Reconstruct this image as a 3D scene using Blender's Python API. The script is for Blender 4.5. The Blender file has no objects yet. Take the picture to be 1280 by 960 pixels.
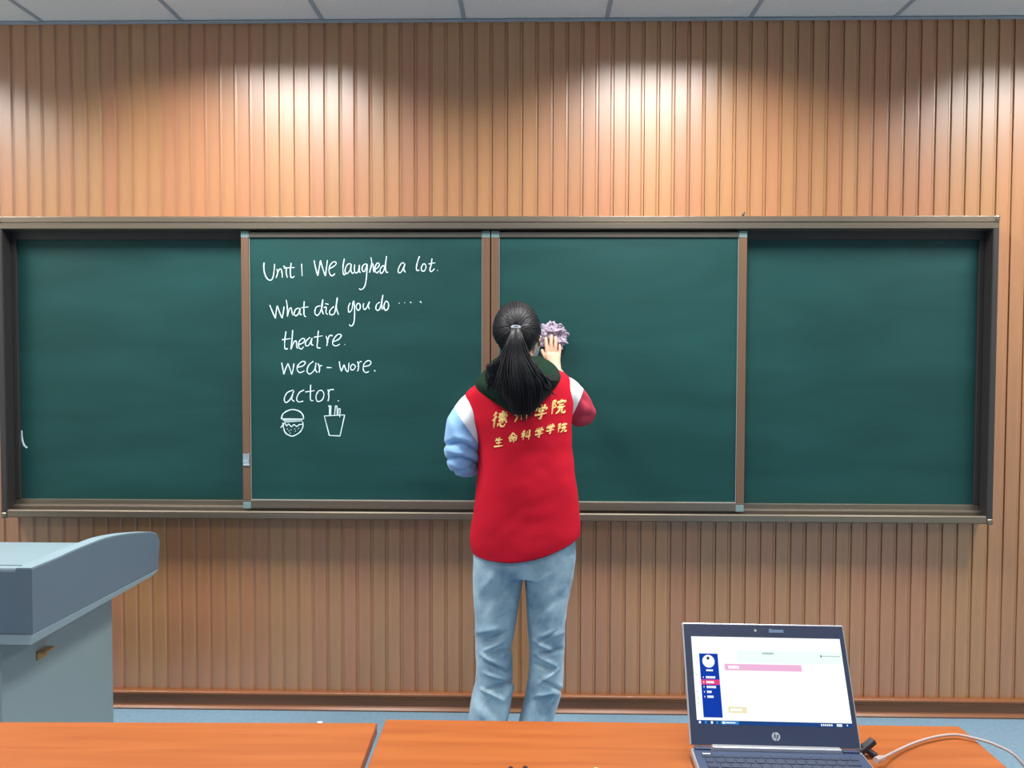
import bpy, bmesh, math, random
from mathutils import Vector, Matrix, noise
from mathutils.bvhtree import BVHTree
from math import sin, cos, pi, radians as R
random.seed(7)
S = bpy.context.scene
C = S.collection

# ------------------------------------------------------------------ camera
CAMLOC = Vector((0, 0, 1.54)); FPX = 998.0
CAMROT = (Matrix.Rotation(R(1.15), 3, 'Z') @ Matrix.Rotation(R(90-1.95), 3, 'X') @ Matrix.Rotation(R(.16), 3, 'Z'))
cam = bpy.data.objects.new('camera', bpy.data.cameras.new('camera')); C.objects.link(cam)
cam.data.sensor_width = 36; cam.data.lens = FPX/1280*36; cam.data.clip_start = .05
cam.matrix_world = Matrix.Translation(CAMLOC) @ CAMROT.to_4x4()
S.camera = cam
# ------------------------------------------------------------------ world, exposure
W = bpy.data.worlds.new('world'); S.world = W; W.use_nodes = True
W.node_tree.nodes['Background'].inputs[0].default_value = (.38, .64, 1.0, 1)
W.node_tree.nodes['Background'].inputs[1].default_value = .56
S.view_settings.view_transform = 'Standard'; S.view_settings.look = 'None'
S.view_settings.gamma = 1; S.view_settings.use_curve_mapping = False
S.view_settings.exposure = -.08
LAMP_W = (50.0, 17.0, 12.0)    # watts of each ceiling light, by row from the board
LAMP_SPREAD = 148
LAMP_COL = (1.0, .97, .93)
LAMP_X = (-2.975, -1.175, .625, 2.425)
LAMP_Y = (2.60, .20, -2.20)

# ------------------------------------------------------------------ pixel -> place helpers
def ray(px, py): return CAMROT @ Vector(((px-640)/FPX, -(py-480)/FPX, -1))
def at(px, py, Y):
    d = ray(px, py); return CAMLOC + d*(Y/d.y)
def atZ(px, py, Z):
    d = ray(px, py); return CAMLOC + d*((Z-CAMLOC.z)/d.z)
def atX(px, py, X):
    d = ray(px, py); return CAMLOC + d*(X/d.x)
def pix(p):
    v = CAMROT.transposed() @ (Vector(p)-CAMLOC)
    return 640+FPX*v.x/-v.z, 480-FPX*v.y/-v.z

# ------------------------------------------------------------------ materials
def nt(name):
    m = bpy.data.materials.new(name); m.use_nodes = True
    return m, m.node_tree, m.node_tree.nodes['Principled BSDF']
def N(t, typ, **k):
    n = t.nodes.new(typ)
    for a, b in k.items(): setattr(n, a, b)
    return n
def mat(name, col, rough=.5, metal=0, spec=.5, noise_scale=None, var=.0, bump=0, bump_scale=300, stretch=(1,1,1), coat=0, coat_rough=.1, sheen=0, emit=None, estr=0, rand=0):
    m, t, p = nt(name)
    p.inputs['Roughness'].default_value = rough; p.inputs['Metallic'].default_value = metal
    p.inputs['Specular IOR Level'].default_value = spec
    p.inputs['Coat Weight'].default_value = coat; p.inputs['Coat Roughness'].default_value = coat_rough
    p.inputs['Sheen Weight'].default_value = sheen
    c = (*col, 1); p.inputs['Base Color'].default_value = c
    tc = N(t, 'ShaderNodeTexCoord'); mp = N(t, 'ShaderNodeMapping'); mp.inputs['Scale'].default_value = stretch
    t.links.new(tc.outputs['Object'], mp.inputs[0])
    if noise_scale:
        n = N(t, 'ShaderNodeTexNoise'); n.inputs['Scale'].default_value = noise_scale; n.inputs['Detail'].default_value = 5
        t.links.new(mp.outputs[0], n.inputs['Vector'])
        r = N(t, 'ShaderNodeValToRGB'); r.color_ramp.elements[0].position = .3; r.color_ramp.elements[1].position = .7
        r.color_ramp.elements[0].color = (*[x*(1-var) for x in col], 1); r.color_ramp.elements[1].color = (*[min(1, x*(1+var)) for x in col], 1)
        t.links.new(n.outputs[0], r.inputs[0]); t.links.new(r.outputs[0], p.inputs['Base Color'])
    if rand:
        oi = N(t, 'ShaderNodeObjectInfo'); h = N(t, 'ShaderNodeHueSaturation')
        mr = N(t, 'ShaderNodeMapRange'); mr.inputs[3].default_value = 1-rand; mr.inputs[4].default_value = 1+rand
        t.links.new(oi.outputs['Random'], mr.inputs[0]); t.links.new(mr.outputs[0], h.inputs['Value'])
        mr2 = N(t, 'ShaderNodeMapRange'); mr2.inputs[3].default_value = .493; mr2.inputs[4].default_value = .507
        ml = N(t, 'ShaderNodeMath', operation='FRACT'); m3 = N(t, 'ShaderNodeMath', operation='MULTIPLY'); m3.inputs[1].default_value = 17.3
        t.links.new(oi.outputs['Random'], m3.inputs[0]); t.links.new(m3.outputs[0], ml.inputs[0]); t.links.new(ml.outputs[0], mr2.inputs[0]); t.links.new(mr2.outputs[0], h.inputs['Hue'])
        h.inputs['Color'].default_value = c
        if noise_scale: t.links.new(r.outputs[0], h.inputs['Color'])
        t.links.new(h.outputs[0], p.inputs['Base Color'])
    if bump:
        n2 = N(t, 'ShaderNodeTexNoise'); n2.inputs['Scale'].default_value = bump_scale; n2.inputs['Detail'].default_value = 3
        t.links.new(mp.outputs[0], n2.inputs['Vector'])
        b = N(t, 'ShaderNodeBump'); b.inputs['Strength'].default_value = bump; b.inputs['Distance'].default_value = .002
        t.links.new(n2.outputs[0], b.inputs['Height']); t.links.new(b.outputs[0], p.inputs['Normal'])
    if emit:
        p.inputs['Emission Color'].default_value = (*emit, 1); p.inputs['Emission Strength'].default_value = estr
    return m
def srgb(r, g, b):
    f = lambda v: (v/255)/12.92 if v/255 <= .04045 else ((v/255+.055)/1.055)**2.4
    return (f(r), f(g), f(b))
def split_mat(name, colA, colB, p0, p1, rough=.8):
    """cloth of two pieces sewn along the seam p0-p1 (object coordinates, x-z): A on the upper right side"""
    m, t, p = nt(name); p.inputs['Roughness'].default_value = rough; p.inputs['Sheen Weight'].default_value = .2
    tc = N(t, 'ShaderNodeTexCoord'); d = N(t, 'ShaderNodeVectorMath', operation='DOT_PRODUCT')
    n = Vector((p1.z-p0.z, 0, -(p1.x-p0.x))); 
    if n.z < 0: n = -n
    d.inputs[1].default_value = n; t.links.new(tc.outputs['Object'], d.inputs[0])
    g = N(t, 'ShaderNodeMath', operation='GREATER_THAN'); g.inputs[1].default_value = n.dot(p0)
    t.links.new(d.outputs['Value'], g.inputs[0])
    mx = N(t, 'ShaderNodeMix', data_type='RGBA'); mx.inputs[6].default_value = (*colB, 1); mx.inputs[7].default_value = (*colA, 1)
    t.links.new(g.outputs[0], mx.inputs[0]); t.links.new(mx.outputs[2], p.inputs['Base Color'])
    return m

M = dict(
 slat=mat('slat_laminate', srgb(166,115,74), rough=.42, spec=.5, coat=1.0, coat_rough=.28, noise_scale=3, var=.10, stretch=(14,14,.7), bump=.12, bump_scale=30, rand=.045),
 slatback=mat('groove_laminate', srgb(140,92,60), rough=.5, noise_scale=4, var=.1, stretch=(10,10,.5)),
 base=mat('baseboard_laminate', srgb(128,80,50), rough=.3, spec=.5, noise_scale=3, var=.12, stretch=(.7,10,10)),
 ceil=mat('ceiling_tile', srgb(215,220,222), rough=.9, spec=.1, noise_scale=60, var=.03, bump=.2, bump_scale=200),
 grid=mat('grid_metal', srgb(150,164,176), rough=.45),
 plaster=mat('plaster', srgb(215,212,205), rough=.9, noise_scale=3, var=.03),
 floor=mat('floor_vinyl', srgb(112,142,162), rough=.45, noise_scale=60, var=.10, bump=.05),
 frame=mat('bronze_aluminium', srgb(132,122,108), rough=.34, metal=.75, noise_scale=3, var=.1, stretch=(.3,5,20)),
 frame2=mat('brown_aluminium', srgb(128,98,78), rough=.4, metal=.45, noise_scale=4, var=.08, stretch=(20,5,.3)),
 framedark=mat('dark_aluminium', srgb(62,60,60), rough=.45, metal=.4),
 cap=mat('corner_cap_plastic', srgb(112,138,136), rough=.5),
 chrome=mat('chrome', (.8,.8,.8), rough=.15, metal=1),
 silver=mat('silver_trim', srgb(205,205,195), rough=.3, metal=.6),
 chalk=mat('chalk', srgb(205,228,232), rough=1, spec=0, noise_scale=400, var=.12),
 tabletop=None, lect=mat('lectern_shell', srgb(98,117,132), rough=.42, spec=.4, bump=.04, bump_scale=500),
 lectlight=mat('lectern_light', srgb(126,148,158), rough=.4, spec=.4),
 lectbody=mat('lectern_steel', srgb(138,158,162), rough=.5),
 skin=mat('skin', srgb(214,164,138), rough=.55, noise_scale=40, var=.05),
 hair=mat('hair', srgb(20,21,27), rough=.45, spec=.35), hood=mat('hood_fleece', srgb(20,44,33), rough=.95, spec=.2, noise_scale=30, var=.25, bump=.4, bump_scale=400),
 vest=mat('vest_cloth', srgb(186,14,40), rough=.85, spec=.2, noise_scale=6, var=.05, bump=.15, bump_scale=700),
 gold=mat('gold_print', srgb(252,216,136), rough=.5), hairtie=mat('hair_tie_mat', srgb(120,130,140), rough=.5),
 white=mat('white_cloth', srgb(235,235,238), rough=.8), cloth=mat('rag_cloth', srgb(156,143,163), rough=.95, noise_scale=50, var=.18, bump=.4, bump_scale=500, sheen=.3),
 maskm=mat('mask_paper', srgb(215,225,232), rough=.8), sole=mat('sole', srgb(225,225,220), rough=.7), shoe=mat('shoe_canvas', srgb(60,64,72), rough=.8),
 blackp=mat('black_plastic', srgb(30,33,44), rough=.4), keyc=mat('keycap', srgb(44,54,78), rough=.45), deck=mat('keyboard_deck', srgb(62,76,104), rough=.4, metal=.3),
 lapsilver=mat('laptop_silver', srgb(190,192,198), rough=.35, metal=.6), bezel=mat('bezel', srgb(46,58,88), rough=.4),
 cable=mat('cable_pvc', srgb(176,160,158), rough=.5), metalleg=mat('leg_steel', srgb(90,92,95), rough=.4, metal=.7),
 brass=mat('brass', srgb(190,160,110), rough=.4, metal=.6),
)
def wood():
    m, t, p = nt('cherry_laminate'); p.inputs['Roughness'].default_value = .38; p.inputs['Specular IOR Level'].default_value = .4
    tc = N(t, 'ShaderNodeTexCoord'); mp = N(t, 'ShaderNodeMapping'); mp.inputs['Scale'].default_value = (1.2, 22, 22)
    n = N(t, 'ShaderNodeTexNoise'); n.inputs['Scale'].default_value = 2.2; n.inputs['Detail'].default_value = 6; n.inputs['Distortion'].default_value = .4
    r = N(t, 'ShaderNodeValToRGB'); e = r.color_ramp.elements
    e[0].position = .3; e[0].color = (*srgb(150,78,31), 1); e[1].position = .7; e[1].color = (*srgb(168,94,42), 1)
    t.links.new(tc.outputs['Object'], mp.inputs[0]); t.links.new(mp.outputs[0], n.inputs[0]); t.links.new(n.outputs[0], r.inputs[0]); t.links.new(r.outputs[0], p.inputs['Base Color'])
    return m
M['tabletop'] = wood()
M['slat'].node_tree.nodes['Principled BSDF'].inputs['Coat IOR'].default_value = 1.75
def board_mat():
    m, t, p = nt('green_chalkboard'); p.inputs['Roughness'].default_value = .5; p.inputs['Specular IOR Level'].default_value = .35
    tc = N(t, 'ShaderNodeTexCoord'); mp = N(t, 'ShaderNodeMapping'); mp.inputs['Scale'].default_value = (1, 1, 4.5)
    n = N(t, 'ShaderNodeTexNoise'); n.inputs['Scale'].default_value = 1.6; n.inputs['Detail'].default_value = 6; n.inputs['Distortion'].default_value = .6
    r = N(t, 'ShaderNodeValToRGB'); e = r.color_ramp.elements
    e[0].position = .35; e[0].color = (*srgb(9,58,56), 1); e[1].position = .75; e[1].color = (*srgb(20,70,68), 1)
    t.links.new(tc.outputs['Object'], mp.inputs[0]); t.links.new(mp.outputs[0], n.inputs[0]); t.links.new(n.outputs[0], r.inputs[0]); t.links.new(r.outputs[0], p.inputs['Base Color'])
    return m
M['board'] = board_mat()
def denim():
    m, t, p = nt('light_denim'); p.inputs['Roughness'].default_value = .9; p.inputs['Sheen Weight'].default_value = .15
    tc = N(t, 'ShaderNodeTexCoord')
    n = N(t, 'ShaderNodeTexNoise'); n.inputs['Scale'].default_value = 7; n.inputs['Detail'].default_value = 7; n.inputs['Roughness'].default_value = .65
    r = N(t, 'ShaderNodeValToRGB'); e = r.color_ramp.elements
    e[0].position = .34; e[0].color = (*srgb(104,136,160), 1); e[1].position = .68; e[1].color = (*srgb(168,196,210), 1)
    w = N(t, 'ShaderNodeTexNoise'); w.inputs['Scale'].default_value = 600
    b = N(t, 'ShaderNodeBump'); b.inputs['Strength'].default_value = .3; b.inputs['Distance'].default_value = .001
    L = t.links.new
    L(tc.outputs['Object'], n.inputs[0]); L(n.outputs[0], r.inputs[0]); L(r.outputs[0], p.inputs['Base Color']); L(tc.outputs['Object'], w.inputs[0]); L(w.outputs[0], b.inputs['Height']); L(b.outputs[0], p.inputs['Normal'])
    return m
M['denim'] = denim()

# ------------------------------------------------------------------ object helpers
def tag(o, label=None, cat=None, group=None, kind=None):
    if label: o['label'] = label
    if cat: o['category'] = cat
    if group: o['group'] = group
    if kind: o['kind'] = kind
    return o
def empty(name, loc, label, cat, group=None, rot=0):
    o = bpy.data.objects.new(name, None); C.objects.link(o); o.location = loc; o.rotation_euler = (0, 0, rot); o.empty_display_size = .05
    bpy.context.view_layer.update()
    return tag(o, label, cat, group)
def link(name, me, m, parent=None, local=False, smooth=False):
    o = bpy.data.objects.new(name, me); C.objects.link(o)
    if m is not None:
        me.materials.clear()
        for x in (m if isinstance(m, (list, tuple)) else [m]): me.materials.append(x)
    if smooth: me.polygons.foreach_set('use_smooth', [True]*len(me.polygons))
    if parent:
        o.parent = parent
        if not local: o.matrix_parent_inverse = parent.matrix_world.inverted()
    return o
def obj(name, bm, m, parent=None, local=False, smooth=False):
    me = bpy.data.meshes.new(name); bmesh.ops.recalc_face_normals(bm, faces=bm.faces); bm.to_mesh(me); bm.free()
    return link(name, me, m, parent, local, smooth)
def box(bm, x0, x1, y0, y1, z0, z1, bev=0, mi=0, seg=2):
    r = bmesh.ops.create_cube(bm, size=1, matrix=Matrix.Translation(((x0+x1)/2, (y0+y1)/2, (z0+z1)/2)) @ Matrix.Diagonal((x1-x0, y1-y0, z1-z0, 1)))
    fs = {f for v in r['verts'] for f in v.link_faces}
    for f in fs: f.material_index = mi
    if bev:
        es = list({e for v in r['verts'] for e in v.link_edges})
        bmesh.ops.bevel(bm, geom=es, offset=bev, segments=seg, affect='EDGES', profile=.5)
    return bm
def bx(*a, **k): return box(bmesh.new(), *a, **k)
def cr(pts, n=6):
    """smooth a polyline (Catmull-Rom)"""
    pts = [Vector(p) for p in pts]
    if len(pts) < 3: return pts
    P = [pts[0]*2-pts[1]] + pts + [pts[-1]*2-pts[-2]]; out = []
    for i in range(1, len(P)-2):
        a, b, c, d = P[i-1:i+3]
        for k in range(n):
            t = k/n
            out.append(.5*((2*b)+(c-a)*t+(2*a-5*b+4*c-d)*t*t+(3*b-a-3*c+d)*t**3))
    return out + [pts[-1]]
def rings(bm, rs, cap=True, mi=0):
    vs = [[bm.verts.new(p) for p in r] for r in rs]; n = len(rs[0]); fs = []
    for a, b in zip(vs, vs[1:]):
        for i in range(n): fs.append(bm.faces.new((a[i], a[(i+1) % n], b[(i+1) % n], b[i])))
    if cap:
        fs.append(bm.faces.new(vs[0][::-1])); fs.append(bm.faces.new(vs[-1]))
    for f in fs: f.material_index = mi
    return vs
def tube(bm, pts, rad, n=8, flat=None, mi=0, cap=True):
    """rad: number or list; flat: (axis vector, factor) squashes the section"""
    pts = [Vector(p) for p in pts]; rs = []; up = Vector((0, 1, .13)).normalized()
    prev = None
    for i, p in enumerate(pts):
        d = (pts[min(i+1, len(pts)-1)]-pts[max(i-1, 0)])
        if d.length < 1e-9: d = Vector((0, 0, 1))
        d.normalize()
        if prev is None:
            a = d.cross(up); a = a.normalized() if a.length > .05 else d.cross(Vector((1, 0, 0))).normalized()
        else:
            a = prev - d*prev.dot(d); a.normalize()
        prev = a; b = d.cross(a); r = rad[i] if isinstance(rad, (list, tuple)) else rad
        ring = []
        for k in range(n):
            o = a*cos(2*pi*k/n)*r + b*sin(2*pi*k/n)*r
            if flat: o -= flat[0]*o.dot(flat[0])*(1-flat[1])
            ring.append(p+o)
        rs.append(ring)
    return rings(bm, rs, cap, mi)
def selip(c, ax, ay, rx, ry, n=48, e=2.3):
    out = []
    for k in range(n):
        t = 2*pi*k/n; x = abs(cos(t))**(2/e)*(1 if cos(t) > 0 else -1); y = abs(sin(t))**(2/e)*(1 if sin(t) > 0 else -1)
        out.append(c+ax*rx*x+ay*ry*y)
    return out
def interp_rows(rows, n):
    """Catmull-Rom rows of numbers"""
    D = len(rows[0]); P = [rows[0]]+list(rows)+[rows[-1]]; out = []
    for i in range(1, len(P)-2):
        for k in range(n):
            t = k/n; out.append(tuple(.5*((2*P[i][j])+(P[i+1][j]-P[i-1][j])*t+(2*P[i-1][j]-5*P[i][j]+4*P[i+1][j]-P[i+2][j])*t*t+(3*P[i][j]-P[i-1][j]-3*P[i+1][j]+P[i+2][j])*t**3) for j in range(D)))
    out.append(tuple(rows[-1])); return out
def pxloft(bm, rows, n=6, seg=64, e=2.3, cap=True):
    """rows: (xl, yl, xr, yr, Y, ry) in photo pixels at depth Y -> closed body"""
    rs = []
    for xl, yl, xr, yr, Y, ry in interp_rows(rows, n):
        a, b = at(xl, yl, Y), at(xr, yr, Y); c = (a+b)/2; ax = (b-a).normalized(); rs.append(selip(c, ax, Vector((0, 1, 0)), (b-a).length/2, ry, seg, e))
    return rings(bm, rs, cap)
def remesh(bm, voxel, smooth=0):
    me = bpy.data.meshes.new('tmp'); bm.to_mesh(me); bm.free()
    o = bpy.data.objects.new('tmp', me); C.objects.link(o)
    m = o.modifiers.new('r', 'REMESH'); m.mode = 'VOXEL'; m.voxel_size = voxel
    if smooth:
        s = o.modifiers.new('s', 'SMOOTH'); s.factor = .5; s.iterations = smooth
    dg = bpy.context.evaluated_depsgraph_get(); me2 = bpy.data.meshes.new_from_object(o.evaluated_get(dg))
    bpy.data.objects.remove(o); out = bmesh.new(); out.from_mesh(me2); bpy.data.meshes.remove(me2); bpy.data.meshes.remove(me)
    return out
def seg_fold(x, y, folds):
    s = 0
    for x1, y1, x2, y2, amp, w in folds:
        dx, dy = x2-x1, y2-y1; L2 = dx*dx+dy*dy
        t = max(0, min(1, ((x-x1)*dx+(y-y1)*dy)/L2)); qx, qy = x1+t*dx, y1+t*dy
        d2 = (x-qx)**2+(y-qy)**2
        if d2 < 9*w*w: s += amp*math.exp(-d2/(w*w))*(1-.6*abs(2*t-1)**2)
    return s
def displace(bm, f):
    bm.normal_update(); off = [(v, v.normal*f(v)) for v in bm.verts]
    for v, o in off: v.co += o

# ================================================================== ROOM
XL, XR, YB, YF, H = -3.58, 3.34, 3.434, -4.6, 2.96
ZB = .080
tag(obj('floor', bx(XL-.1, XR+.1, YF, YB+.1, -.06, 0), M['floor']), kind='structure')
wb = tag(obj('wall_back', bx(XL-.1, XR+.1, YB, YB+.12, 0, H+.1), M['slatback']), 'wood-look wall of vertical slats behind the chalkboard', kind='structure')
tag(obj('wall_left', bx(XL-.12, XL, YF, YB, 0, H+.1), M['plaster']), kind='structure')
tag(obj('wall_right', bx(XR, XR+.12, YF, YB, 0, H+.1), M['plaster']), kind='structure')
ce = tag(obj('ceiling', bx(XL-.1, XR+.1, YF, YB+.1, H+.05, H+.12), M['plaster']), 'suspended ceiling of pale square tiles', kind='structure')
# slats: pitch 64 mm, 50 mm raised face with eased edges, one object each
PITCH = .0642; x0 = at(409, 200, 3.42).x - PITCH*45
sb = bmesh.new(); prof = [(-.0318, 3.434), (-.0318, 3.4212), (-.0308, 3.420), (.0165, 3.420), (.0215, 3.4255), (.0318, 3.434)]
prof[5:] = [(.0310, 3.4262), (.0316, 3.434)]
vs = [[sb.verts.new((x, y-3.434, z)) for x, y in prof] for z in (ZB, H-.002)]
for i in range(7): sb.faces.new((vs[0][i], vs[0][(i+1) % 7], vs[1][(i+1) % 7], vs[1][i]))
sb.faces.new(vs[0]); sb.faces.new(vs[1][::-1])
slat = obj('slat', sb, M['slat'], wb)
k = 0
while True:
    x = x0 + PITCH*k + .032
    if x > XR-.03: break
    if x > XL+.03:
        s = slat if slat.location.y == 0 else slat.copy()
        if s is not slat: C.objects.link(s)
        s.location = (x, 3.4339, 0)
    k += 1
# low ridge inside each groove
# baseboard with moulded lip
bb = bmesh.new(); pr = [(3.434, 0), (3.400, 0), (3.398, .006), (3.406, .014), (3.410, .020), (3.408, .050), (3.404, .056), (3.404, .062), (3.396, .070), (3.397, .077), (3.402, .080), (3.434, .080)]
v = [[bb.verts.new((x, y, z)) for y, z in pr] for x in (XL, XR)]
n = len(pr)
for i in range(n): bb.faces.new((v[0][i], v[0][(i+1) % n], v[1][(i+1) % n], v[1][i]))
bb.faces.new(v[0]); bb.faces.new(v[1][::-1])
tag(obj('baseboard_back', bb, M['base']), 'brown moulded baseboard under the slatted wall', kind='structure')
tag(obj('trim_1', bx(XL, XR, 3.402, 3.420, H-.008, H-.002), M['grid']), 'pale metal edge angle where ceiling meets wall', kind='structure')
# ceiling grid + tiles
gx = [.325+.6*i for i in range(-7, 6)]; gx = [g-.0 for g in gx if XL < g < XR]
gy = [2.90-.6*i for i in range(0, 13)]; gb = bmesh.new()
for g in gx: box(gb, g-.009, g+.009, YF, 3.41, H-.001, H+.03)
for g in gy: box(gb, XL, XR, g-.012, g+.012, H-.0025, H+.03)
obj('ceiling_grid', gb, M['grid'], ce)
xs = [XL]+gx+[XR]; ys = [3.42]+gy+[YF]
tile_cache = {}
cells = []
for i in range(len(xs)-1):
    for j in range(len(ys)-1):
        a, b, c, d = xs[i], xs[i+1], ys[j+1], ys[j]
        if b-a < .05 or d-c < .05: continue
        cx, cy = (a+b)/2, (c+d)/2
        if any(abs(cx-lx) < .31 for lx in LAMP_X) and any(abs(cy-ly) < .31 for ly in LAMP_Y): cells.append((cx, cy)); continue
        key = (round(b-a, 3), round(d-c, 3))
        if key not in tile_cache:
            w, h = (b-a)/2-.002, (d-c)/2-.002; tb = bx(-w, w, -h, h, 0, .016)
            t = obj('ceiling_tile', tb, M['ceil'], ce); tile_cache[key] = t.data
        else:
            t = bpy.data.objects.new('ceiling_tile', tile_cache[key]); C.objects.link(t); t.parent = ce; t.matrix_parent_inverse = ce.matrix_world.inverted()
        t.location = (cx, cy, H+.002)
# lamps
M['diff'] = mat('lamp_diffuser', (.9, .9, .9), rough=.6, emit=(1, .97, .93), estr=.4)

for cx, cy in cells:
    row = ('nearest the chalkboard wall', 'over the desks', 'in the rear row')[min(range(3), key=lambda q: abs(LAMP_Y[q]-cy))]
    col = ('leftmost', 'second from the left', 'third from the left', 'rightmost')[min(range(4), key=lambda q: abs(LAMP_X[q]-cx))]
    t = empty('ceiling_light', (cx, cy, H), 'square recessed ceiling light %s, %s' % (row, col), 'ceiling light', 'square ceiling lights')
    hb = bmesh.new()
    for a in (-1, 1):
        box(hb, a*.285-.008, a*.285+.008, -.285, .285, .0, .045); box(hb, -.285, .285, a*.285-.008, a*.285+.008, .0, .045)
    o = obj('light_frame', hb, M['grid'], t, local=True)
    o = obj('diffuser', bx(-.277, .277, -.277, .277, .030, .036), M['diff'], t, local=True)
    L = bpy.data.lights.new('lamp_glow', 'AREA'); L.shape = 'RECTANGLE'; L.size = .54; L.size_y = .54; L.energy = LAMP_W[min(range(3), key=lambda q: abs(LAMP_Y[q]-cy))]; L.color = LAMP_COL; L.spread = R(LAMP_SPREAD)
    lo = bpy.data.objects.new('lamp_glow', L); C.objects.link(lo); lo.parent = t; lo.location = (0, 0, .012)

# ================================================================== CHALKBOARD
FX0, FX1, FZ0, FZ1 = -2.236, 1.928, .850, 2.124
cb = empty('chalkboard', ((FX0+FX1)/2, 3.42, FZ0), 'long green sliding chalkboard in a bronze metal frame on the slatted wall', 'chalkboard')
def extr_x(bm, prof, x0, x1, mi=0):
    n = len(prof); v = [[bm.verts.new((x, y, z)) for y, z in prof] for x in (x0, x1)]
    for i in range(n): bm.faces.new((v[0][i], v[0][(i+1) % n], v[1][(i+1) % n], v[1][i])).material_index = mi
    bm.faces.new(v[0]).material_index = mi; bm.faces.new(v[1][::-1]).material_index = mi
b = bmesh.new()
extr_x(b, [(3.419, FZ1), (3.336, FZ1), (3.326, FZ1-.005), (3.325, FZ1-.024), (3.329, FZ1-.026), (3.329, FZ1-.029), (3.325, FZ1-.031), (3.325, FZ1-.052), (3.331, FZ1-.055), (3.419, FZ1-.055)], FX0+.004, FX1-.004)
obj('top_rail', b, M['frame'], cb)
b = bmesh.new()
extr_x(b, [(3.419, FZ0), (3.340, FZ0), (3.329, FZ0+.006), (3.329, FZ0+.030), (3.332, FZ0+.035), (3.338, FZ0+.035), (3.340, FZ0+.024), (3.368, FZ0+.024), (3.368, FZ0+.044), (3.370, FZ0+.050), (3.376, FZ0+.050), (3.378, FZ0+.044), (3.419, FZ0+.044)], FX0+.004, FX1-.004)
obj('bottom_rail', b, M['frame'], cb)
for sx in (FX0, FX1-.026):
    b = bmesh.new(); box(b, sx, sx+.026, 3.326, 3.419, FZ0+.004, FZ1-.004, bev=.005); obj('side_rail', b, M['framedark'], cb)
for i, (sx, sz) in enumerate([(FX0, FZ1), (FX1, FZ1), (FX0, FZ0), (FX1, FZ0)]):
    s = 1 if sx == FX0 else -1; u = -1 if sz == FZ1 else 1
    b = bmesh.new(); box(b, min(sx-s*.002, sx+s*.024), max(sx-s*.002, sx+s*.024), 3.322, 3.345, min(sz-u*.002, sz+u*.024), max(sz-u*.002, sz+u*.024), bev=.008, seg=3)
    obj('corner_piece', b, M['frame'], cb)
# fixed panels (behind)
YP = 3.398
for a, c in ((FX0+.026, -1.16), (.86, FX1-.026)):
    o = obj('fixed_panel', bx(a, c, YP, YP+.014, .915, 2.07), M['board'], cb)
    b = bmesh.new(); box(b, a, c, 3.386, YP+.004, .896, .921, bev=.002); box(b, a, c, 3.380, 3.388, .893, .900, bev=.001)
    obj('bottom_frame', b, M['frame'], o)
    obj('top_frame', bx(a, c, 3.386, YP+.004, 2.034, 2.075, bev=.002), M['framedark'], o)
    e = a if a < -1 else c-.022
    obj('side_frame', bx(e, e+.022, 3.384, YP+.004, .921, 2.034, bev=.002), M['framedark'], o)
# sliding panels (front)
YS = 3.352
def sliding(x0, x1, lab):
    p = obj('sliding_panel', bx(x0+.01, x1-.01, YS, YS+.012, .905, 2.048), M['board'], cb); p['label'] = lab
    b = bmesh.new()
    obj('panel_frame_top', bx(x0, x1, YS-.007, YS+.014, 2.038, 2.060, bev=.002), M['frame'], p)
    b = bx(x0, x1, YS-.007, YS+.014, .895, .930, bev=.002); obj('panel_frame_bottom', b, M['frame'], p)
    obj('panel_frame_side', bx(x0, x0+.032, YS-.007, YS+.014, .930, 2.038, bev=.002), M['frame2'], p)
    obj('panel_frame_side', bx(x1-.032, x1, YS-.007, YS+.014, .930, 2.038, bev=.002), M['frame2'], p)
    for a in (x0, x1-.034):
        for z in (2.036, .893): obj('corner_cap', bx(a, a+.034, YS-.0085, YS+.014, z, z+.028, bev=.002), M['cap'], p)
    b = bmesh.new()
    for a in (x0+.033, x1-.035): box(b, a, a+.002, YS-.003, YS+.001, .930, 2.038)
    box(b, x0+.034, x1-.034, YS-.004, YS+.001, .930, .9325)
    obj('edge_seal', b, M['silver'], p)
    return p
pl = sliding(-1.207, -.1605, 'green sliding panel with white chalk handwriting')
pr_ = sliding(-.1555, .906, 'blank green sliding panel being wiped')
b = bmesh.new(); box(b, -1.205, -1.176, YS-.011, YS-.006, 1.075, 1.128, bev=.002); box(b, -1.204, -1.177, YS-.015, YS-.010, 1.088, 1.106, bev=.002)
obj('latch', b, M['chrome'], pl)
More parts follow.
